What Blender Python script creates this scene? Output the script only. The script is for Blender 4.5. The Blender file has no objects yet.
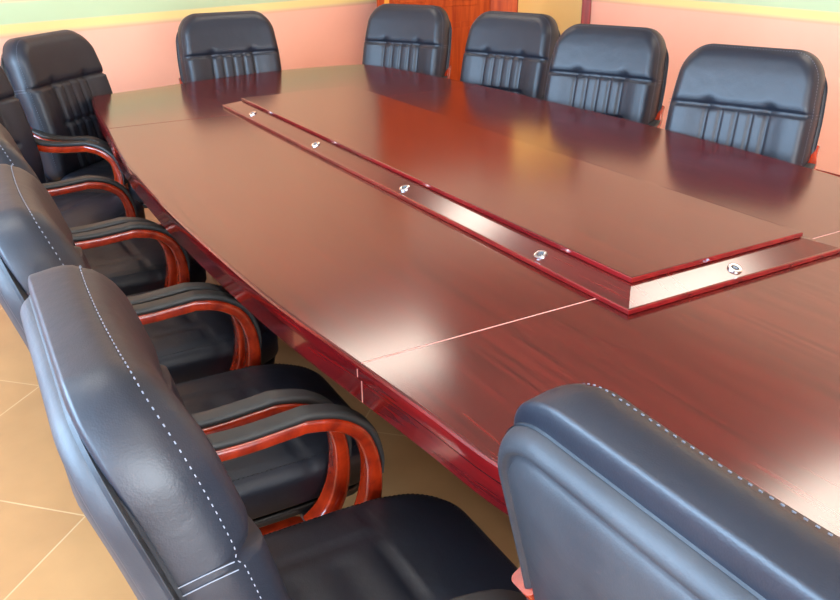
import bpy, bmesh, math, random
from mathutils import Vector, Matrix
random.seed(7)
PI = math.pi
C = bpy.context.scene.collection
SC = bpy.context.scene

# ------------------------------------------------------------------ materials
def new_mat(name):
    m = bpy.data.materials.new(name); m.use_nodes = True
    nt = m.node_tree
    b = nt.nodes['Principled BSDF']
    return m, nt, b

def srgb(r, g, b):
    f = lambda c: (c/255/12.92) if c/255 <= .04045 else ((c/255+.055)/1.055)**2.4
    return (f(r), f(g), f(b), 1)

def plain(name, col, rough=.5, metal=0, spec=.5):
    m, nt, b = new_mat(name)
    b.inputs['Base Color'].default_value = col
    b.inputs['Roughness'].default_value = rough
    b.inputs['Metallic'].default_value = metal
    b.inputs['Specular IOR Level'].default_value = spec
    return m

def leather(name, col, col2, rough=.42, spec=.5, dust=0.0):
    m, nt, b = new_mat(name)
    N, L = nt.nodes, nt.links
    tc = N.new('ShaderNodeTexCoord')
    n1 = N.new('ShaderNodeTexNoise'); n1.inputs['Scale'].default_value = 9; n1.inputs['Detail'].default_value = 4
    L.new(tc.outputs['Object'], n1.inputs['Vector'])
    mx = N.new('ShaderNodeMix'); mx.data_type = 'RGBA'
    mx.inputs['A'].default_value = col; mx.inputs['B'].default_value = col2
    L.new(n1.outputs['Fac'], mx.inputs['Factor'])
    L.new(mx.outputs['Result'], b.inputs['Base Color'])
    v = N.new('ShaderNodeTexVoronoi'); v.inputs['Scale'].default_value = 420
    L.new(tc.outputs['Object'], v.inputs['Vector'])
    n2 = N.new('ShaderNodeTexNoise'); n2.inputs['Scale'].default_value = 22; n2.inputs['Detail'].default_value = 3
    L.new(tc.outputs['Object'], n2.inputs['Vector'])
    bp2 = N.new('ShaderNodeBump'); bp2.inputs['Strength'].default_value = .22; bp2.inputs['Distance'].default_value = .006
    L.new(n2.outputs['Fac'], bp2.inputs['Height'])
    bp = N.new('ShaderNodeBump'); bp.inputs['Strength'].default_value = .12; bp.inputs['Distance'].default_value = .0008
    L.new(v.outputs['Distance'], bp.inputs['Height'])
    L.new(bp2.outputs['Normal'], bp.inputs['Normal'])
    L.new(bp.outputs['Normal'], b.inputs['Normal'])
    b.inputs['Roughness'].default_value = rough
    b.inputs['Specular IOR Level'].default_value = spec
    return m

def wood(name, dark, light, scale=(55, 2.2, 30), rough=.15, coat=0.0, axis_bump=.0, ior=1.5):
    m, nt, b = new_mat(name)
    N, L = nt.nodes, nt.links
    tc = N.new('ShaderNodeTexCoord')
    mp = N.new('ShaderNodeMapping'); mp.inputs['Scale'].default_value = scale
    L.new(tc.outputs['Object'], mp.inputs['Vector'])
    n = N.new('ShaderNodeTexNoise'); n.inputs['Scale'].default_value = 1; n.inputs['Detail'].default_value = 6
    n.inputs['Distortion'].default_value = .4
    L.new(mp.outputs['Vector'], n.inputs['Vector'])
    r = N.new('ShaderNodeValToRGB')
    r.color_ramp.elements[0].position = .3; r.color_ramp.elements[0].color = dark
    r.color_ramp.elements[1].position = .72; r.color_ramp.elements[1].color = light
    L.new(n.outputs['Fac'], r.inputs['Fac'])
    L.new(r.outputs['Color'], b.inputs['Base Color'])
    b.inputs['Roughness'].default_value = rough
    b.inputs['IOR'].default_value = ior
    if coat:
        b.inputs['Coat Weight'].default_value = coat
        b.inputs['Coat Roughness'].default_value = .06
    return m

M = {}
M['leather'] = leather('black_leather', srgb(17, 21, 30), srgb(24, 29, 40), rough=.45, spec=.52)
M['shell'] = leather('black_leather_shell', srgb(24, 28, 36), srgb(56, 57, 60), rough=.5, spec=.45)
M['pad'] = plain('black_pad', srgb(38, 38, 38), .5)
M['armwood'] = wood('red_lacquered_wood', srgb(120, 26, 8), srgb(176, 50, 16), (30, 30, 30), rough=.2, coat=.6)
M['thread'] = plain('grey_thread', srgb(112, 116, 126), .7)
M['black_plastic'] = plain('black_plastic', srgb(22, 22, 23), .4)
M['chrome'] = plain('chrome', (.82, .83, .85, 1), .12, 1)
M['hole'] = plain('dark_hole', srgb(40, 42, 48), .4)
M['table'] = wood('mahogany_veneer', srgb(60, 10, 10), srgb(96, 21, 17), (80, 2.6, 30), rough=.16, ior=1.68)
M['table_edge'] = wood('mahogany_edge', srgb(84, 12, 16), srgb(128, 22, 24), (20, 4.0, 60), rough=.16, coat=.5)
M['table_base'] = wood('dark_mahogany', srgb(38, 10, 10), srgb(60, 18, 16), (30, 30, 3), rough=.3)
M['door'] = wood('orange_brown_wood', srgb(158, 52, 8), srgb(202, 84, 22), (30, 30, 2.5), rough=.55, ior=1.35)
M['frame'] = wood('red_frame_wood', srgb(110, 26, 16), srgb(150, 40, 26), (40, 40, 2.5), rough=.3)
M['brass'] = plain('brass', srgb(222, 180, 90), .2, 1)
M['white'] = plain('white_paint', srgb(240, 238, 232), .6)
M['hall'] = plain('yellow_paint', srgb(246, 214, 140), .7)
M['ceil'] = plain('ceiling_white', srgb(186, 176, 160), .8)
M['metal'] = plain('dark_metal', srgb(60, 60, 62), .35, .8)

def wall_mat():
    m, nt, b = new_mat('banded_wall_paint')
    N, L = nt.nodes, nt.links
    g = N.new('ShaderNodeNewGeometry')
    s = N.new('ShaderNodeSeparateXYZ'); L.new(g.outputs['Position'], s.inputs[0])
    d = N.new('ShaderNodeMath'); d.operation = 'DIVIDE'; d.inputs[1].default_value = 3.0
    L.new(s.outputs['Z'], d.inputs[0])
    r = N.new('ShaderNodeValToRGB'); r.color_ramp.interpolation = 'LINEAR'
    pink = srgb(250, 184, 156); yel = srgb(242, 212, 138); grn = srgb(188, 204, 160); tan = srgb(214, 170, 128); up = srgb(250, 202, 160)
    stops = [(.0, pink), (.948, pink), (.950, tan), (.958, tan), (.962, srgb(238, 206, 150)), (.974, yel), (1.008, yel), (1.018, grn), (1.126, grn), (1.129, tan), (1.134, tan), (1.138, up), (3.0, up)]
    el = r.color_ramp.elements
    el[0].position = 0; el[0].color = pink
    el[1].position = 1; el[1].color = up
    for z, c in stops[1:-1]:
        e = el.new(z/3.0); e.color = c
    L.new(d.outputs[0], r.inputs['Fac'])
    n = N.new('ShaderNodeTexNoise'); n.inputs['Scale'].default_value = 2.5; n.inputs['Detail'].default_value = 4
    L.new(g.outputs['Position'], n.inputs['Vector'])
    mr = N.new('ShaderNodeMapRange'); mr.inputs['To Min'].default_value = .93; mr.inputs['To Max'].default_value = 1.05
    L.new(n.outputs['Fac'], mr.inputs['Value'])
    mx = N.new('ShaderNodeMix'); mx.data_type = 'RGBA'; mx.blend_type = 'MULTIPLY'; mx.inputs['Factor'].default_value = 1
    L.new(r.outputs['Color'], mx.inputs['A']); L.new(mr.outputs['Result'], mx.inputs['B'])
    L.new(mx.outputs['Result'], b.inputs['Base Color'])
    b.inputs['Roughness'].default_value = .55
    return m
M['wall'] = wall_mat()

def floor_mat():
    m, nt, b = new_mat('tan_floor_tiles')
    N, L = nt.nodes, nt.links
    g = N.new('ShaderNodeNewGeometry')
    mp = N.new('ShaderNodeMapping'); mp.inputs['Rotation'].default_value = (0, 0, math.radians(45)); mp.inputs['Location'].default_value = (.205, .02, 0)
    L.new(g.outputs['Position'], mp.inputs['Vector'])
    br = N.new('ShaderNodeTexBrick'); br.offset = 0; br.inputs['Scale'].default_value = 1
    br.inputs['Brick Width'].default_value = .6; br.inputs['Row Height'].default_value = .6
    br.inputs['Mortar Size'].default_value = .0026; br.inputs['Mortar Smooth'].default_value = .2
    br.inputs['Color1'].default_value = srgb(164, 120, 76); br.inputs['Color2'].default_value = srgb(158, 114, 72)
    br.inputs['Mortar'].default_value = srgb(182, 146, 104)
    L.new(mp.outputs['Vector'], br.inputs['Vector'])
    n = N.new('ShaderNodeTexNoise'); n.inputs['Scale'].default_value = 6; n.inputs['Detail'].default_value = 5
    L.new(g.outputs['Position'], n.inputs['Vector'])
    mr = N.new('ShaderNodeMapRange'); mr.inputs['To Min'].default_value = .82; mr.inputs['To Max'].default_value = 1.16
    L.new(n.outputs['Fac'], mr.inputs['Value'])
    mx = N.new('ShaderNodeMix'); mx.data_type = 'RGBA'; mx.blend_type = 'MULTIPLY'; mx.inputs['Factor'].default_value = 1
    L.new(br.outputs['Color'], mx.inputs['A']); L.new(mr.outputs['Result'], mx.inputs['B'])
    L.new(mx.outputs['Result'], b.inputs['Base Color'])
    b.inputs['Roughness'].default_value = .32
    return m
M['floor'] = floor_mat()

def emit(name, col, s):
    m, nt, b = new_mat(name)
    b.inputs['Base Color'].default_value = col
    b.inputs['Emission Color'].default_value = col
    b.inputs['Emission Strength'].default_value = s
    return m

# ------------------------------------------------------------------ mesh helpers
class MB:
    def __init__(s): s.v = []; s.f = []
    def add(s, vs, fs):
        o = len(s.v); s.v += [tuple(p) for p in vs]; s.f += [tuple(i+o for i in f) for f in fs]; return s
    def box(s, lo, hi, mat=None):
        x0, y0, z0 = lo; x1, y1, z1 = hi
        vs = [Vector(p) for p in ((x0,y0,z0),(x1,y0,z0),(x1,y1,z0),(x0,y1,z0),(x0,y0,z1),(x1,y0,z1),(x1,y1,z1),(x0,y1,z1))]
        if mat: vs = [mat @ p for p in vs]
        return s.add(vs, [(0,3,2,1),(4,5,6,7),(0,1,5,4),(1,2,6,5),(2,3,7,6),(3,0,4,7)])
    def obox(s, c, ax, ay, az):
        vs = []
        for k in (-1, 1):
            for j, i in ((-1,-1),(-1,1),(1,1),(1,-1)):
                vs.append(c+ax*i+ay*j+az*k)
        return s.add(vs, [(0,3,2,1),(4,5,6,7),(0,1,5,4),(1,2,6,5),(2,3,7,6),(3,0,4,7)])
    def prism(s, poly, z0, z1):
        n = len(poly)
        vs = [(x, y, z0) for x, y in poly]+[(x, y, z1) for x, y in poly]
        fs = [tuple(range(n-1, -1, -1)), tuple(range(n, 2*n))]+[(i, (i+1) % n, n+(i+1) % n, n+i) for i in range(n)]
        return s.add(vs, fs)
    def loft(s, rings, cap=True):
        n = len(rings[0]); vs = [p for r in rings for p in r]; fs = []
        for k in range(len(rings)-1):
            for i in range(n):
                j = (i+1) % n
                fs.append((k*n+i, k*n+j, (k+1)*n+j, (k+1)*n+i))
        if cap:
            fs.append(tuple(range(n-1, -1, -1))); fs.append(tuple(range((len(rings)-1)*n, len(rings)*n)))
        return s.add(vs, fs)
    def cyl(s, c, r, h, n=20, r2=None, axis='z'):
        r2 = r if r2 is None else r2; rings = []
        for k, rr in ((0, r), (1, r2)):
            ring = []
            for i in range(n):
                a = 2*PI*i/n; p = (rr*math.cos(a), rr*math.sin(a), h*k)
                if axis == 'x': p = (p[2], p[0], p[1])
                if axis == 'y': p = (p[1], p[2], p[0])
                ring.append((c[0]+p[0], c[1]+p[1], c[2]+p[2]))
            rings.append(ring)
        return s.loft(rings)
    def lathe(s, c, prof, n=24, rot=None):
        rings = []
        for r, z in prof:
            ring = []
            for i in range(n):
                p = Vector((r*math.cos(2*PI*i/n), r*math.sin(2*PI*i/n), z))
                if rot: p = rot @ p
                ring.append(Vector(c)+p)
            rings.append(ring)
        return s.loft(rings)
    def sweep(s, path, w, t, widths=None, side=Vector((1, 0, 0)), bev=.3, n=4):
        # ribbon with rounded-rectangle section: w along 'side', t along the path normal
        path = [Vector(p) for p in path]; rings = []
        for i, p in enumerate(path):
            a = path[max(i-1, 0)]; b = path[min(i+1, len(path)-1)]
            tg = (b-a).normalized(); nn = side.cross(tg).normalized()
            ww = (w if widths is None else widths[i][0])/2; tt = (t if widths is None else widths[i][1])/2
            r = min(ww, tt)*bev*2
            r = min(r, ww*.98, tt*.98)
            ring = []
            for cx, cy, a0 in ((ww-r, tt-r, 0), (-ww+r, tt-r, PI/2), (-ww+r, -tt+r, PI), (ww-r, -tt+r, 1.5*PI)):
                for k in range(n+1):
                    an = a0+PI/2*k/n
                    ring.append(p+side*(cx+r*math.cos(an))+nn*(cy+r*math.sin(an)))
            rings.append(ring)
        return s.loft(rings)
    def tube(s, path, r, n=8, closed=False):
        path = [Vector(p) for p in path]; rings = []; m = len(path)
        up = None
        for i, p in enumerate(path):
            a = path[(i-1) % m] if closed else path[max(i-1, 0)]
            b = path[(i+1) % m] if closed else path[min(i+1, m-1)]
            tg = (b-a).normalized()
            if up is None:
                up = Vector((0, 0, 1)) if abs(tg.z) < .9 else Vector((1, 0, 0))
            sd = tg.cross(up).normalized(); up = sd.cross(tg).normalized()
            rings.append([p+sd*(r*math.cos(2*PI*k/n))+up*(r*math.sin(2*PI*k/n)) for k in range(n)])
        if closed: rings.append(rings[0])
        return s.loft(rings, cap=not closed)
    def build(s, name, mat, parent=None, smooth=None, bevel=0):
        me = bpy.data.meshes.new(name); me.from_pydata(s.v, [], s.f); me.update()
        bm = bmesh.new(); bm.from_mesh(me)
        bmesh.ops.remove_doubles(bm, verts=bm.verts, dist=1e-6)
        bmesh.ops.recalc_face_normals(bm, faces=bm.faces)
        bm.to_mesh(me); bm.free()
        me.materials.append(mat)
        o = bpy.data.objects.new(name, me); C.objects.link(o)
        if parent: o.parent = parent
        if smooth is not None:
            me.polygons.foreach_set('use_smooth', [True]*len(me.polygons))
            if smooth < 180: me.set_sharp_from_angle(angle=math.radians(smooth))
        if bevel:
            b = o.modifiers.new('Bevel', 'BEVEL'); b.width = bevel; b.segments = 2; b.limit_method = 'ANGLE'
            b.angle_limit = math.radians(40)
        return o

def empty(name, label, cat, loc=(0, 0, 0), rz=0, group=None):
    o = bpy.data.objects.new(name, None); C.objects.link(o)
    o.empty_display_size = .1
    o.location = loc; o.rotation_euler = (0, 0, rz); o['label'] = label; o['category'] = cat
    if group: o['group'] = group
    return o
def tag(o, label, cat, group=None):
    o['label'] = label; o['category'] = cat
    if group: o['group'] = group
    return o
def struct(o, label=None, cat=None):
    o['kind'] = 'structure'
    if label: o['label'] = label
    if cat: o['category'] = cat
    return o
def copy_tree(o, parent=None):
    c = o.copy(); C.objects.link(c)
    if parent: c.parent = parent
    for ch in list(o.children): copy_tree(ch, c)
    return c

def smoothstep(a, b, x):
    t = min(1, max(0, (x-a)/(b-a))); return t*t*(3-2*t)
def gauss(x, s): return math.exp(-(x/s)**2)
def catmull(pts, n=8):
    out = []
    P = [pts[0]]+list(pts)+[pts[-1]]
    for i in range(1, len(P)-2):
        for k in range(n):
            t = k/n
            out.append(tuple(.5*((2*P[i][d])+(-P[i-1][d]+P[i+1][d])*t+(2*P[i-1][d]-5*P[i][d]+4*P[i+1][d]-P[i+2][d])*t*t+(-P[i-1][d]+3*P[i][d]-3*P[i+1][d]+P[i+2][d])*t**3) for d in range(len(pts[0]))))
    out.append(tuple(pts[-1])); return out

def axis_list(h, r, n, ne=7):
    e = [r*(1-math.cos(PI/2*i/ne)) for i in range(ne+1)]
    left = [-h+v for v in e]
    inner = [(-h+r)+(2*h-2*r)*i/n for i in range(1, n)]
    return left+inner+[-v for v in reversed(left)]

def pillow(mb, hx, hz, r, R, T, rb, nx, nz, place, front, Rb=None, ne=7):
    """closed cushion: outline 2hx x 2hz with corner radius R (Rb for the bottom), thickness T,
    front edge radius r, back edge radius rb.  place(x,z,d) -> point; front(x,z,e) adds to depth."""
    xs = axis_list(hx, r, nx, ne); zs = axis_list(hz, r, nz, ne); Rb = Rb or R
    def mapp(x, z):
        RR = R if z > 0 else Rb
        cx, cz = hx-RR, hz-RR
        dx, dz = abs(x)-cx, abs(z)-cz
        if dx > 0 and dz > 0:
            m = max(dx, dz); l = math.hypot(dx, dz)
            x2 = math.copysign(cx+m*dx/l, x); z2 = math.copysign(cz+m*dz/l, z)
            return x2, z2, RR-m
        return x, z, min(hx-abs(x), hz-abs(z))
    NX, NZ = len(xs), len(zs)
    vs = []; idx = {}
    ringpts = {}
    for side in (0, 1):
        for j in range(NZ):
            for i in range(NX):
                x, z, e = mapp(xs[i], zs[j]); e = max(e, 0)
                if side == 0:
                    d = T-(r-math.sqrt(max(r*r-(r-e)**2, 0)) if e < r else 0)+front(x, z, e)
                else:
                    ee = e*rb/r if e < r else rb
                    d = rb-math.sqrt(max(rb*rb-(rb-ee)**2, 0)) if e < r else 0
                idx[(side, i, j)] = len(vs); vs.append(place(x, z, d))
    fs = []
    for side in (0, 1):
        for j in range(NZ-1):
            for i in range(NX-1):
                q = (idx[(side, i, j)], idx[(side, i+1, j)], idx[(side, i+1, j+1)], idx[(side, i, j+1)])
                fs.append(q if side == 0 else q[::-1])
    per = [(i, 0) for i in range(NX)]+[(NX-1, j) for j in range(1, NZ)]+[(i, NZ-1) for i in range(NX-2, -1, -1)]+[(0, j) for j in range(NZ-2, 0, -1)]
    n = len(per)
    for k in range(n):
        a, b = per[k], per[(k+1) % n]
        fs.append((idx[(0,)+a], idx[(1,)+a], idx[(1,)+b], idx[(0,)+b]))
    mb.add(vs, fs)
    def ring(k):
        P = [(i, k) for i in range(k, NX-k)]+[(NX-1-k, j) for j in range(k+1, NZ-k)]+[(i, NZ-1-k) for i in range(NX-2-k, k-1, -1)]+[(k, j) for j in range(NZ-2-k, k, -1)]
        return [Vector(vs[idx[(0, i, j)]]) for i, j in P]
    return ring

def dashes(mb, path, L=.007, gap=.006, r=.0011, closed=False, off=None):
    pts = list(path)+([path[0]] if closed else [])
    acc = 0; need = 0
    for a, b in zip(pts, pts[1:]):
        l = (b-a).length
        if l < 1e-9: continue
        d = (b-a)/l
        while acc+l > need:
            p = a+d*(need-acc)
            up = Vector((0, 0, 1)) if abs(d.z) < .8 else Vector((0, 1, 0))
            sd = d.cross(up).normalized(); up2 = sd.cross(d).normalized()
            mb.obox(p, d*(L/2), sd*r, up2*r)
            need += L+gap
        acc += l

# ------------------------------------------------------------------ the armchair (front = +Y)
def back_line(z):        # y of the rear plane of the back cushion
    t = (z-.46)
    return -.271-.215*t+.022*math.sin(PI*min(1, max(0, (z-.42)/.62)))
ZB0, ZB1 = .42, 1.063
def make_chair():
    root = empty('conference_armchair', '', 'chair')
    # --- seat cushion
    zs0 = .357
    def seat_place(x, z, d):
        y = z+.045
        drop = .022*smoothstep(.12, .30, y)
        sc = 1-.04*smoothstep(.05, .3, y)
        return (x*sc, y, zs0+d-drop*(d/.1))
    def seat_front(x, z, e):
        y = z+.045
        d = .012*(1-(x/.26)**2)*smoothstep(0, .1, e)
        yt = .085+.35*x*x
        d -= .0055*gauss(y-yt, .0045)
        if y < yt+.004:
            d -= .006*gauss(abs(x)-.12, .006)*smoothstep(0, .04, e)
            d -= .004*(math.cos(y*70)*.5+.5)*smoothstep(.11, .06, abs(x))
        else:
            d += 0
        d -= .004*gauss(e-.03, .003)
        return d
    mb = MB(); ring = pillow(mb, .254, .258, .042, .105, .105, .012, 34, 34, seat_place, seat_front, Rb=.05)
    seat = mb.build('seat', M['leather'], root, smooth=180)
    st = MB(); rg = ring(5); dashes(st, [p+Vector((0, 0, .0006)) for p in rg], closed=True, L=.005, gap=.005, r=.0007)
    st.build('seat_stitching', M['black_plastic'], seat)
    bd = MB()
    pillow(bd, .246, .252, .008, .10, .022, .006, 6, 6, lambda x, z, d: (x*(1-.04*smoothstep(.05, .3, z+.045)), z+.045, .330+d-.0*z), lambda x, z, e: 0, Rb=.05, ne=4)
    bd.build('seat_board', M['black_plastic'], root, smooth=40)
    # --- back cushion
    zc = (ZB0+ZB1)/2; hz = (ZB1-ZB0)/2
    def place(x, z, d):
        Z = z+zc
        w = 1-.05*smoothstep(.8, 1.03, Z)-.03*smoothstep(.62, .42, Z)
        y = back_line(Z)
        nrm = .17
        return (x*w, y+d-.02*(x/.27)**2*0+.018*(x/.27)**2*smoothstep(.03, .1, d), Z+d*nrm)
    def front(x, z, e):
        Z = z+zc; s = smoothstep(0, .05, e)
        d = 0
        d += .009*s*smoothstep(.838, .875, Z)*smoothstep(1.07, .96, Z)          # head roll
        d -= .011*gauss(Z-.842, .0045)*smoothstep(0, .03, e)                      # main crease
        for px in (-.115, .115):                                                 # puckers
            d -= .010*math.exp(-((x-px)/.022)**2-((Z-.85)/.022)**2)
        if abs(x) < .15 and Z < .85:
            s2 = smoothstep(.85, .82, Z)
            for k in range(5):
                d -= .013*gauss(x-(-.115+.0575*k), .006)*s2
            d += .008*s2*smoothstep(.125, .10, abs(x))
            d -= .014*gauss(Z-.665, .008)
        if Z < .835: d += .012*smoothstep(.12, .2, abs(x))*s*smoothstep(.45, .6, Z)
        d -= .0030*gauss(e-.0105, .003)*smoothstep(.45, .5, Z)
        return d
    mb = MB(); ring = pillow(mb, .277, hz, .048, .115, .089, .012, 56, 60, place, front, Rb=.06)
    cush = mb.build('back_cushion', M['leather'], root, smooth=180)
    st = MB()
    rg = ring(3)
    lst = [p for p in rg]
    lo = [i for i, p in enumerate(lst) if p.z > .5]
    # order the part of the loop above the seat
    n = len(lst); start = next(i for i in range(n) if lst[i].z > .5 and lst[i-1].z <= .5)
    seq = []
    for k in range(n):
        p = lst[(start+k) % n]
        if p.z <= .5: break
        seq.append(p)
    ctr = Vector((0, -.3, .75))
    dashes(st, [p+Vector((0, .0012, .0012 if p.z > .9 else 0))+Vector((math.copysign(.0012, p.x), 0, 0)) for p in seq], L=.0036, gap=.0070, r=.00065)
    for sx in (-1, 1):
        for dz in (.836, .848):
            pth = []
            for k in range(9):
                d = .010+.054*k/8
                q = Vector(place(sx*.2775, dz-zc, d)); pth.append(q+Vector((sx*.0004, 0, 0)))
            st.tube(pth, .0008, 6)
    st.build('stitching', M['thread'], cush)
    # --- rear shell
    z1 = 1.034; zcs = (.40+z1)/2; hzs = (z1-.40)/2
    def place_s(x, z, d):
        Z = z+zcs; w = 1-.05*smoothstep(.8, 1.03, Z)-.03*smoothstep(.62, .42, Z)
        return (x*w, back_line(Z)+.018-d, Z-d*.17)
    def front_s(x, z, e):
        return -.013*gauss(e-.031, .0055)+.013*smoothstep(.033, .11, e)
    mb = MB(); pillow(mb, .287, hzs, .036, .11, .046, .02, 30, 34, place_s, front_s, Rb=.06, ne=11)
    mb.build('back_shell', M['shell'], root, smooth=180)
    # --- arms
    ctl = [(-.325, .735), (-.30, .698), (-.255, .658), (-.19, .635), (-.10, .630), (0, .636), (.03, .637), (.088, .622), (.135, .585), (.157, .525), (.159, .46), (.147, .40), (.123, .355), (.088, .325)]
    pth = catmull(ctl, 6)
    for sx in (-1, 1):
        wid = []
        for y, z in pth:
            k = smoothstep(.58, .36, z) if y > 0 else 0
            wid.append((.042+.014*k, .03+.01*k))
        mb = MB(); mb.sweep([(sx*(.285-.012*smoothstep(-.27, -.32, y)), y, z) for y, z in pth], .05, .026, widths=wid, bev=.32)
        arm = mb.build('armrest', M['armwood'], root, smooth=50)
        pp = catmull([(-.26, .683), (-.19, .657), (-.10, .651), (0, .657), (.035, .658), (.099, .640), (.152, .596), (.176, .53), (.176, .485)], 6)
        n = len(pp); wid = []
        for i, (y, z) in enumerate(pp):
            tt = .017*(1-.7*smoothstep(.72, 1, i/(n-1)))*(1-.6*smoothstep(.08, 0, i/(n-1)))
            wid.append((.042, tt))
        mb = MB(); mb.sweep([(sx*.285, y, z) for y, z in pp], .05, .024, widths=wid, bev=.42)
        mb.build('arm_pad', M['pad'], arm, smooth=50)
    # --- under-frame
    mb = MB()
    for yy in (.10, -.14):
        mb.box((-.296, yy-.02, .318), (.296, yy+.02, .334))
    mb.box((-.12, -.2, .30), (.12, .15, .325))
    mb.box((-.03, -.283, .305), (.03, -.15, .325)); mb.obox(Vector((0, -.275, .40)), Vector((.03, 0, 0)), Vector((0, .008, -.0017)), Vector((0, -.0, .10)))
    mb.build('seat_bracket', M['black_plastic'], root, bevel=.004)
    mb = MB(); mb.lathe((0, 0, 0), [(.024, .30), (.024, .2), (.033, .2), (.033, .075), (.05, .07), (.05, .11), (.033, .12)][0:4], 20)
    mb.build('gas_column', M['black_plastic'], root, smooth=40)
    mb = MB(); mb.lathe((0, 0, 0), [(.03, .135), (.048, .13), (.052, .075), (.035, .07)], 24)
    hub = mb.build('base_hub', M['black_plastic'], root, smooth=40)
    for k in range(5):
        a = 2*PI*k/5+PI/2; d = Vector((math.cos(a), math.sin(a), 0)); sd = Vector((-d.y, d.x, 0))
        path = [d*.04+Vector((0, 0, .105)), d*.14+Vector((0, 0, .105)), d*.18+Vector((0, 0, .09)), d*.22+Vector((0, 0, .08))]
        mb = MB(); mb.sweep(path, .05, .03, widths=[(.055, .04), (.05, .036), (.045, .03), (.04, .026)], side=sd)
        leg = mb.build('base_leg', M['armwood'], root, smooth=50)
        mb = MB(); c = d*.215
        for s in (-1, 1):
            mb.cyl(tuple(c+Vector((s*.014-.009, 0, .026))), .026, .018, 18, axis='x')
        mb.cyl(tuple(c+Vector((0, 0, .03))), .008, .045, 10)
        mb.box((c.x-.006, c.y-.012, .02), (c.x+.006, c.y+.012, .05))
        mb.build('caster', M['black_plastic'], leg, smooth=40)
    return root

# ------------------------------------------------------------------ chairs in place
G_ = 'black leather armchairs around the conference table'
def face(fx, fy): return math.atan2(fy, fx)-PI/2
chairs = [
 # x, y, facing, label
 (-.696, -.135, (1, -.03), 'black leather armchair in the left foreground with the largest stitched back'),
 (-.298, -.757, (1, 0), 'black leather armchair seen from behind at the bottom right, blocking the near table corner'),
 (-.710, .520, (1, -.03), 'black leather armchair right behind the nearest left chair, between its arm and the next'),
 (-.706, 1.15, (1, 0), 'third black leather armchair from the camera along the left table side'),
 (-.722, 1.785, (1, 0), 'fourth black leather armchair from the camera on the left side, its back mostly hidden'),
 (-.785, 2.45, (.78, -.62), 'fifth black leather armchair on the left side, turned slightly, cut off by the photo edge'),
 (-.37, 3.005, (.68, -.73), 'black leather armchair at the far left table corner, turned towards the camera'),
 (.365, 3.287, (-.06, -1), 'black leather armchair alone at the far end of the table before the pink wall'),
 (1.168, 3.285, (-.863, -.504), 'black leather armchair in front of the brown wooden door beside the pink wall'),
 (1.356, 2.565, (-.935, -.355), 'black leather armchair before the open yellow doorway, partly overlapped at its right side'),
 (1.336, 1.765, (-.914, -.405), 'black leather armchair second from the right, backed by the red door jamb'),
 (1.266, .925, (-.93, -.37), 'black leather armchair nearest on the right table side, largest back before the pink wall'),
]
proto = make_chair()
for i, (x, y, f, lab) in enumerate(chairs):
    o = proto if i == 0 else copy_tree(proto)
    o.location = (x, y, 0); o.rotation_euler = (0, 0, face(*f))
    if 'far left table corner' in lab: o.scale.z = .985        # its gas lift is set a little lower
    o['label'] = lab; o['category'] = 'chair'; o['group'] = G_

# ------------------------------------------------------------------ the table
ZT = .76
S = .78
cxm = .347
yc = 1.2955
left_pts = [(-.445, 3.204), (-.49, 2.94), (-.535, 2.494), (-.588, 1.98), (-.612, 1.55), (-.62, 1.17), (-.615, .80), (-.602, .45), (-.570, .106), (-.550, -.10), (-.532, -.30), (-.478, -.48), (-.40, -.60)]
right_pts = [(1.14, -.612), (1.20, -.48), (1.235, -.25), (1.268, .106), (1.31, .527), (1.328, .85), (1.336, 1.25), (1.334, 1.60), (1.315, 1.98), (1.305, 2.29), (1.27, 2.67), (1.205, 3.12), (1.122, 3.40)]
far_pts = [(1.122, 3.40), (.92, 3.443), (.63, 3.455), (.19, 3.377), (-.15, 3.275), (-.445, 3.204)]
near_pts = [(-.40, -.60), (-.15, -.74), (.347, -.80), (.84, -.74), (1.14, -.612)]
Lc = catmull(left_pts, 6); Rc = catmull(right_pts, 6); Fc = catmull(far_pts, 6); Nc = catmull(near_pts, 6)
def at_y(curve, y):
    for a, b in zip(curve, curve[1:]):
        if min(a[1], b[1]) <= y <= max(a[1], b[1]) and a[1] != b[1]:
            t = (y-a[1])/(b[1]-a[1]); return (a[0]+(b[0]-a[0])*t, y)
Y1, Y2 = .1017, 2.4115
table = empty('conference_table', 'long boat-shaped glossy mahogany conference table with a raised centre panel', 'table', (cxm, yc, 0))
def toloc(p): return (p[0]-cxm, p[1]-yc)
def sec(y0, y1):
    """CCW outline; flags mark seam-edge vertices (kept at constant y)"""
    pts = []
    if y0 is None: pts += [(p, 0) for p in Nc]
    else: pts += [(at_y(Lc, y0), 1), (at_y(Rc, y0), 1)]
    pts += [(p, 0) for p in Rc if (y0 is None or p[1] > y0+.01) and (y1 is None or p[1] < y1-.01)]
    if y1 is None: pts += [(p, 0) for p in Fc]
    else: pts += [(at_y(Rc, y1), 1), (at_y(Lc, y1), 1)]
    pts += [(p, 0) for p in Lc if (y0 is None or p[1] > y0+.01) and (y1 is None or p[1] < y1-.01)]
    out = []
    for p, f in pts:
        if not out or (Vector(p)-Vector(out[-1][0])).length > 1e-4: out.append((p, f))
    if (Vector(out[0][0])-Vector(out[-1][0])).length < 1e-4: out.pop()
    return out
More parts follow.
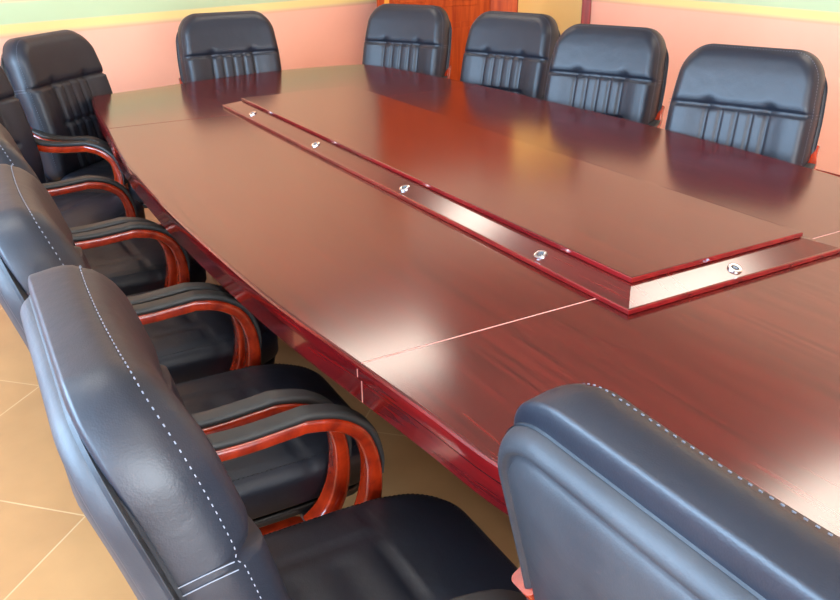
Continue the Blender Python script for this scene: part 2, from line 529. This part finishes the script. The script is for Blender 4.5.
def inset(out, d, gap):
    n = len(out); res = []
    for i in range(n):
        p, f = out[i]; a, b = out[i-1][0], out[(i+1) % n][0]
        if f:
            # on the seam: move in x only, plus a hairline gap
            s = 1 if p[0] < cxm else -1
            yy = p[1]+(gap if sum(q[0][1] for q in out)/n > p[1] else -gap)
            res.append((p[0]+s*d, yy))
        else:
            e1 = Vector((p[0]-a[0], p[1]-a[1])).normalized(); e2 = Vector((b[0]-p[0], b[1]-p[1])).normalized()
            n1 = Vector((-e1.y, e1.x)); n2 = Vector((-e2.y, e2.x)); m = n1+n2
            m = m/max(m.dot(n1), .3)
            res.append((p[0]+m.x*d, p[1]+m.y*d))
    return res
PROF = [(.675, .012), (.676, .008), (.722, .008), (.7235, .013), (.7275, .013), (.729, .002), (.733, 0), (.750, 0), (.7555, .0015), (.7588, .005), (.760, .0095)]
for y0, y1 in ((None, Y1), (Y1, Y2), (Y2, None)):
    out = sec(y0, y1); mb = MB()
    rings = [[(*toloc(q), z) for q in inset(out, d, .0004+(.0022 if z > .7595 else 0))] for z, d in PROF]
    mb.loft(rings)
    o = mb.build('tabletop', M['table_edge'], table, smooth=24)
    o.data.materials.append(M['table'])
    for p in o.data.polygons:
        if p.normal.z > .95: p.material_index = 1; p.use_smooth = False
a, b = at_y(Lc, Y1)[0]-.0008, at_y(Rc, Y1)[0]+.0008  # pale strip in the near seam, painted as the highlight on its edge
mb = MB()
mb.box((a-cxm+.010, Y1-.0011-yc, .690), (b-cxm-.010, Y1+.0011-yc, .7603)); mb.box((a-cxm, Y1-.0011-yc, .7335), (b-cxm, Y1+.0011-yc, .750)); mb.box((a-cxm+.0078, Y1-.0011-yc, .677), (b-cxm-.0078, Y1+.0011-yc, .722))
mb.build('seam_highlight', plain('painted_seam_highlight', srgb(214, 160, 148), .3), table)['label'] = 'pale hairline painted as an edge highlight between two table top sections'
# raised centre panel
W_, L_ = .694, 2.591
def rect(ix, z): return [(*toloc(p), z) for p in ((ix, ix), (W_-ix, ix), (W_-ix, L_-ix), (ix, L_-ix))]
mb = MB(); mb.loft([rect(.0015, .7602), rect(0, .762), rect(0, .770), rect(.002, .772), rect(.006, .772), rect(.071, .7925), rect(.2, .7925)])
panel = mb.build('raised_panel', M['table_edge'], table)
mb = MB(); mb.loft([rect(.0690, .7930), rect(.0670, .7945), rect(.0670, .8035), rect(.0685, .8052), rect(.072, .8055)])
o = mb.build('panel_lid', M['table_edge'], panel)
for oo, t in ((panel, .8), (o, .95)):
    oo.data.materials.append(M['table'])
    for p in oo.data.polygons:
        if p.normal.z > t: p.material_index = 1
# grommets on the sloping border
sl = math.atan2(.0205, .065)
def grommet(p, rot):
    mb = MB(); mb.lathe(p, [(.009, .0006), (.009, .004), (.0125, .0055), (.016, .004), (.0168, -.001), (.007, -.001)], 28, rot)
    g = mb.build('cable_grommet', M['chrome'], table, smooth=50)
    mb = MB(); mb.lathe(p, [(.0092, -.0008), (.0092, .0012), (.005, .0016), (.0005, .0017)], 20, rot)
    mb.build('grommet_socket', M['hole'], g, smooth=50)
zmid = .772+.032*math.tan(sl)*.78
def slope_z(ix): return .772+(ix-.006)*(.0205/.065)
for y in (.330, .984, 1.635, 2.282):
    for x, sgn in ((.030, -1), (W_-.030, 1)):
        grommet((*toloc((x, y)), slope_z(.030)), Matrix.Rotation(sgn*sl, 3, 'Y'))
for y, sgn in ((.030, 1), (L_-.030, -1)):
    grommet((*toloc((W_/2, y)), slope_z(.030)), Matrix.Rotation(sgn*sl, 3, 'X'))
# pedestals and modesty panels
for y in (.10, 1.2955, 2.40):
    mb = MB(); mb.box((-.02-cxm, y-.05-yc, 0), (.714-cxm, y+.05-yc, .676))
    mb.build('pedestal', M['table_base'], table, bevel=.004)
for x in (.0, .694):
    mb = MB(); mb.box((x-.012-cxm, .15-yc, .12), (x+.012-cxm, 2.35-yc, .676))
    mb.build('modesty_panel', M['table_base'], table, bevel=.003)

# ------------------------------------------------------------------ room shell
XR = 3.57; ZC = 2.85; XL = -2.9; YN = -3.6
fw0 = Vector((-.71, 4.23)); fdir = Vector((2.79, .85)).normalized()
def fwall(x): return fw0.y+(x-fw0.x)*fdir.y/fdir.x
P_r = Vector((XR, 4.25)); ddir = Vector((-.60, .49)).normalized()
# where the corner wall meets the far wall
den = ddir.x*fdir.y-ddir.y*fdir.x
tt = ((fw0.x-P_r.x)*fdir.y-(fw0.y-P_r.y)*fdir.x)/den
P_f = P_r+ddir*tt
P_l = Vector((XL, fwall(XL)))
def wall_quad(name, a, b, z0=0, z1=ZC, th=.12, mat='wall', out=None):
    a, b = Vector(a), Vector(b); d = (b-a).normalized(); n = Vector((d.y, -d.x))
    if out is not None and n.dot(Vector(out)) < 0: n = -n
    poly = [a, b, b+n*th, a+n*th]
    mb = MB(); mb.prism([(p.x, p.y) for p in poly], z0, z1)
    return struct(mb.build(name, M[mat]))
wall_quad('wall_far', P_l-fdir*.0, P_f, out=(0, 1))
wall_quad('wall_right', (XR, YN), (XR, P_r.y), out=(1, 0))
# corner wall with the doorway
DW0, DW1 = .03, .74        # doorway along ddir from P_r
oh = 2.10
nd = Vector((ddir.y, -ddir.x)); nd = nd if nd.dot(Vector((1, 1))) > 0 else -nd
def cq(mb, t0, t1, z0, z1, th0=0, th1=.12):
    a, b = P_r+ddir*t0, P_r+ddir*t1
    mb.prism([(p.x, p.y) for p in (a+nd*th0, b+nd*th0, b+nd*th1, a+nd*th1)], z0, z1)
mb = MB(); cq(mb, 0, DW0, 0, ZC); cq(mb, DW1, tt, 0, ZC); cq(mb, DW0, DW1, oh, ZC)
struct(mb.build('wall_corner', M['wall']))
mb = MB(); cq(mb, DW0-.035, DW0+.035, 0, oh+.05, -.025, .13); cq(mb, DW0+.035, DW1-.165, oh-.02, oh+.05, -.024, .129)
struct(mb.build('trim_1', M['frame'], bevel=.004), 'dark red wooden door jamb at the right of the open doorway', 'door frame')
mb = MB(); cq(mb, DW1-.165, DW1+.09, 0, oh+.05, -.025, .13)
struct(mb.build('trim_2', M['door'], bevel=.004), 'broad orange-brown door jamb at the left of the open doorway', 'door frame')
# hallway behind the doorway
h0 = P_r+nd*1.1
mb = MB(); a, b = h0-ddir*1.6, h0+ddir*2.4
mb.prism([(p.x, p.y) for p in (a, b, b+nd*.1, a+nd*.1)], 0, ZC)
struct(mb.build('wall_hallway', M['hall']))
# open door leaf, folded back along the far wall
hx = P_r+ddir*(DW1+.065)-nd*.035
end = Vector((1.975, 4.835))
dl = (end-hx); wl = dl.length; dl.normalize(); nl = Vector((dl.y, -dl.x)); nl = nl if nl.y < 0 else -nl
door = bpy.data.objects.new('door_1', None); C.objects.link(door); door.location = (hx.x, hx.y, 0)
door.rotation_euler = (0, 0, math.atan2(dl.y, dl.x)); struct(door, 'open orange-brown panelled wooden door folded back beside the far wall', 'door')
sgn = 1 if Vector((-dl.y, dl.x)).dot(nl) > 0 else -1     # local +Y * sgn = towards the room
mb = MB(); mb.box((.0, -.02, .01), (wl, .02, 2.06)); leaf = mb.build('door_leaf', M['door'], door, bevel=.003)
mb = MB()
for z0, z1 in ((.14, .80), (.92, 1.25), (1.37, 1.95)):
    for x0, x1 in ((.12, wl/2-.05), (wl/2+.05, wl-.12)):
        for s in (-1, 1):
            mb.box((x0, s*.022-.004, z0), (x1, s*.022+.004, z1))
            mb.box((x0+.04, s*.027-.006, z0+.04), (x1-.04, s*.027+.006, z1-.04))
mb.build('door_panel', M['door'], leaf, bevel=.004)
mb = MB()
for s in (-1, 1):
    mb.box((wl-.085, s*.022-.003, .90), (wl-.045, s*.022+.003, 1.12))
    mb.cyl((wl-.065, min(s*.02, s*.075), 1.02), .01, .055, 12, axis='y')
    mb.tube([(wl-.065, s*.07, 1.02), (wl-.12, s*.072, 1.022), (wl-.18, s*.068, 1.018)], .009, 10)
mb.build('door_handle', M['brass'], door, smooth=50)

mb = MB(); mb.prism([(XL-.1, YN-.1), (XR+2.6, YN-.1), (XR+2.6, 7.5), (XL-.1, 7.5)], -.08, 0)
struct(mb.build('floor', M['floor']))
mb = MB(); mb.prism([(XL-.1, YN-.1), (XR+2.6, YN-.1), (XR+2.6, 7.5), (XL-.1, 7.5)], ZC, ZC+.1)
struct(mb.build('ceiling', M['ceil']))
GX0, GX1, GZ1 = -1.9, .5, 2.25          # glazed double door added in the near wall to brighten the floor
mb = MB()
mb.box((XL, YN-.12, 0), (GX0, YN, ZC)); mb.box((GX1, YN-.12, 0), (XR, YN, ZC)); mb.box((GX0, YN-.12, GZ1), (GX1, YN, ZC))
struct(mb.build('wall_near', M['wall']))
mb = MB()
for x in (GX0, (GX0+GX1)/2-.05, GX1-.07): mb.box((x, YN-.09, 0), (x+.07, YN-.04, GZ1))
for z in (0, GZ1-.07): mb.box((GX0, YN-.09, z), (GX1, YN-.04, z+.07))
struct(mb.build('added_glazed_door', M['white'], bevel=.004))
# left wall with three windows
wins = [(-2.9, -1.3), (-.7, .9), (1.2, 2.5)]
WZ0, WZ1 = .95, 2.6
mb = MB()
def lw(y0, y1, z0, z1): mb.box((XL-.14, y0, z0), (XL, y1, z1))
yl = P_l.y+.1
lw(YN, yl, 0, WZ0); lw(YN, yl, WZ1, ZC)
prev = YN
for a, b in wins: lw(prev, a, WZ0, WZ1); prev = b
lw(prev, yl, WZ0, WZ1)
struct(mb.build('wall_left', M['wall']))
for k, (a, b) in enumerate(wins):
    mb = MB(); x0, x1 = XL-.10, XL-.05
    for y in (a, (a+b)/2-.025, b-.05): mb.box((x0, y, WZ0), (x1, y+.05, WZ1))
    for z in (WZ0, WZ1-.05): mb.box((x0, a, z), (x1, b, z+.05))
    struct(mb.build('window_%d' % (k+1), M['white'], bevel=.004))
# skirting of the far and right walls
def skirt(name, a, b, inn):
    a, b = Vector(a), Vector(b); n = Vector(inn)
    mb = MB(); mb.prism([(p.x, p.y) for p in (a, b, b+n*.015, a+n*.015)], 0, .09)
    struct(mb.build(name, M['frame'], bevel=.003))
skirt('baseboard_far', P_l, P_f, (fdir.y, -fdir.x)); skirt('baseboard_right', (XR, YN), (XR, P_r.y-.06), (-1, 0))

# ------------------------------------------------------------------ light
def area(name, loc, rot, sx, sy, e, col, spread=PI):
    l = bpy.data.lights.new(name, 'AREA'); l.shape = 'RECTANGLE'; l.size = sx; l.size_y = sy; l.energy = e; l.color = col[:3]; l.spread = spread
    o = bpy.data.objects.new(name, l); C.objects.link(o); o.location = loc; o.rotation_euler = rot; return o
DAY = (.47, .71, 1.0)
for a, b in wins:
    area('window_daylight', (XL-.16, (a+b)/2, (WZ0+WZ1)/2), (0, -PI/2, 0), WZ1-WZ0, b-a, 285, DAY)
area('added_door_fill', ((GX0+GX1)/2, YN-.16, 1.15), (PI/2, 0, 0), GX1-GX0-.1, 2.1, 400, (.84, .92, 1))  # fill light set in the added glazed door for the dark floor
# ceiling lamps (flat rectangular panel fixtures)
M['lamp'] = emit('opal_lamp_panel', (1, .91, .78, 1), 13)
for i, (x, y) in enumerate([(1.15, 3.45), (2.35, .8), (-.1, -1.9), (-1.3, .8)]):
    r = empty('ceiling_lamp', 'flat rectangular white panel lamp on the ceiling above the conference table', 'ceiling lamp', (x, y, ZC), 0, 'panel lamps on the ceiling')
    mb = MB(); mb.box((-.52, -.27, -.06), (.52, .27, 0)); mb.build('lamp_housing', M['white'], r, bevel=.006)
    mb = MB(); mb.box((-.48, -.23, -.075), (.48, .23, -.055)); mb.build('lamp_panel', M['lamp'], r, bevel=.006)
# hallway light
pl = bpy.data.lights.new('hallway_bulb', 'POINT'); pl.energy = 60; pl.color = (1, .9, .7); pl.shadow_soft_size = .1
o = bpy.data.objects.new('hallway_bulb', pl); C.objects.link(o); q = P_r+nd*.4+ddir*1.3; o.location = (q.x, q.y, 2.4)
# even pale sky outside the left windows and the added glazed door
w = bpy.data.worlds.new('World'); SC.world = w; w.use_nodes = True
bg = w.node_tree.nodes['Background']; bg.inputs[0].default_value = (.75, .87, 1, 1); bg.inputs[1].default_value = 1.0

# ------------------------------------------------------------------ camera
cam = bpy.data.cameras.new('camera'); co = bpy.data.objects.new('camera', cam); C.objects.link(co)
r_ = Vector((0.86213161, -0.50662157, -0.00797986)); u_ = Vector((0.2119923, 0.3463591, 0.91383513)); f_ = Vector((0.46020469, 0.78953781, -0.406007))
mtx = Matrix((r_, u_, -f_)).transposed().to_4x4(); mtx.translation = (-1.1551309895679953, -1.1339601943416833, 1.4932)
co.matrix_world = mtx
cam.sensor_fit = 'HORIZONTAL'; cam.sensor_width = 36; cam.lens = 840.397/840*36; cam.clip_start = .05
SC.camera = co
SC.view_settings.view_transform = 'Standard'; SC.view_settings.look = 'None'
SC.view_settings.exposure = -0.12; SC.view_settings.gamma = 1
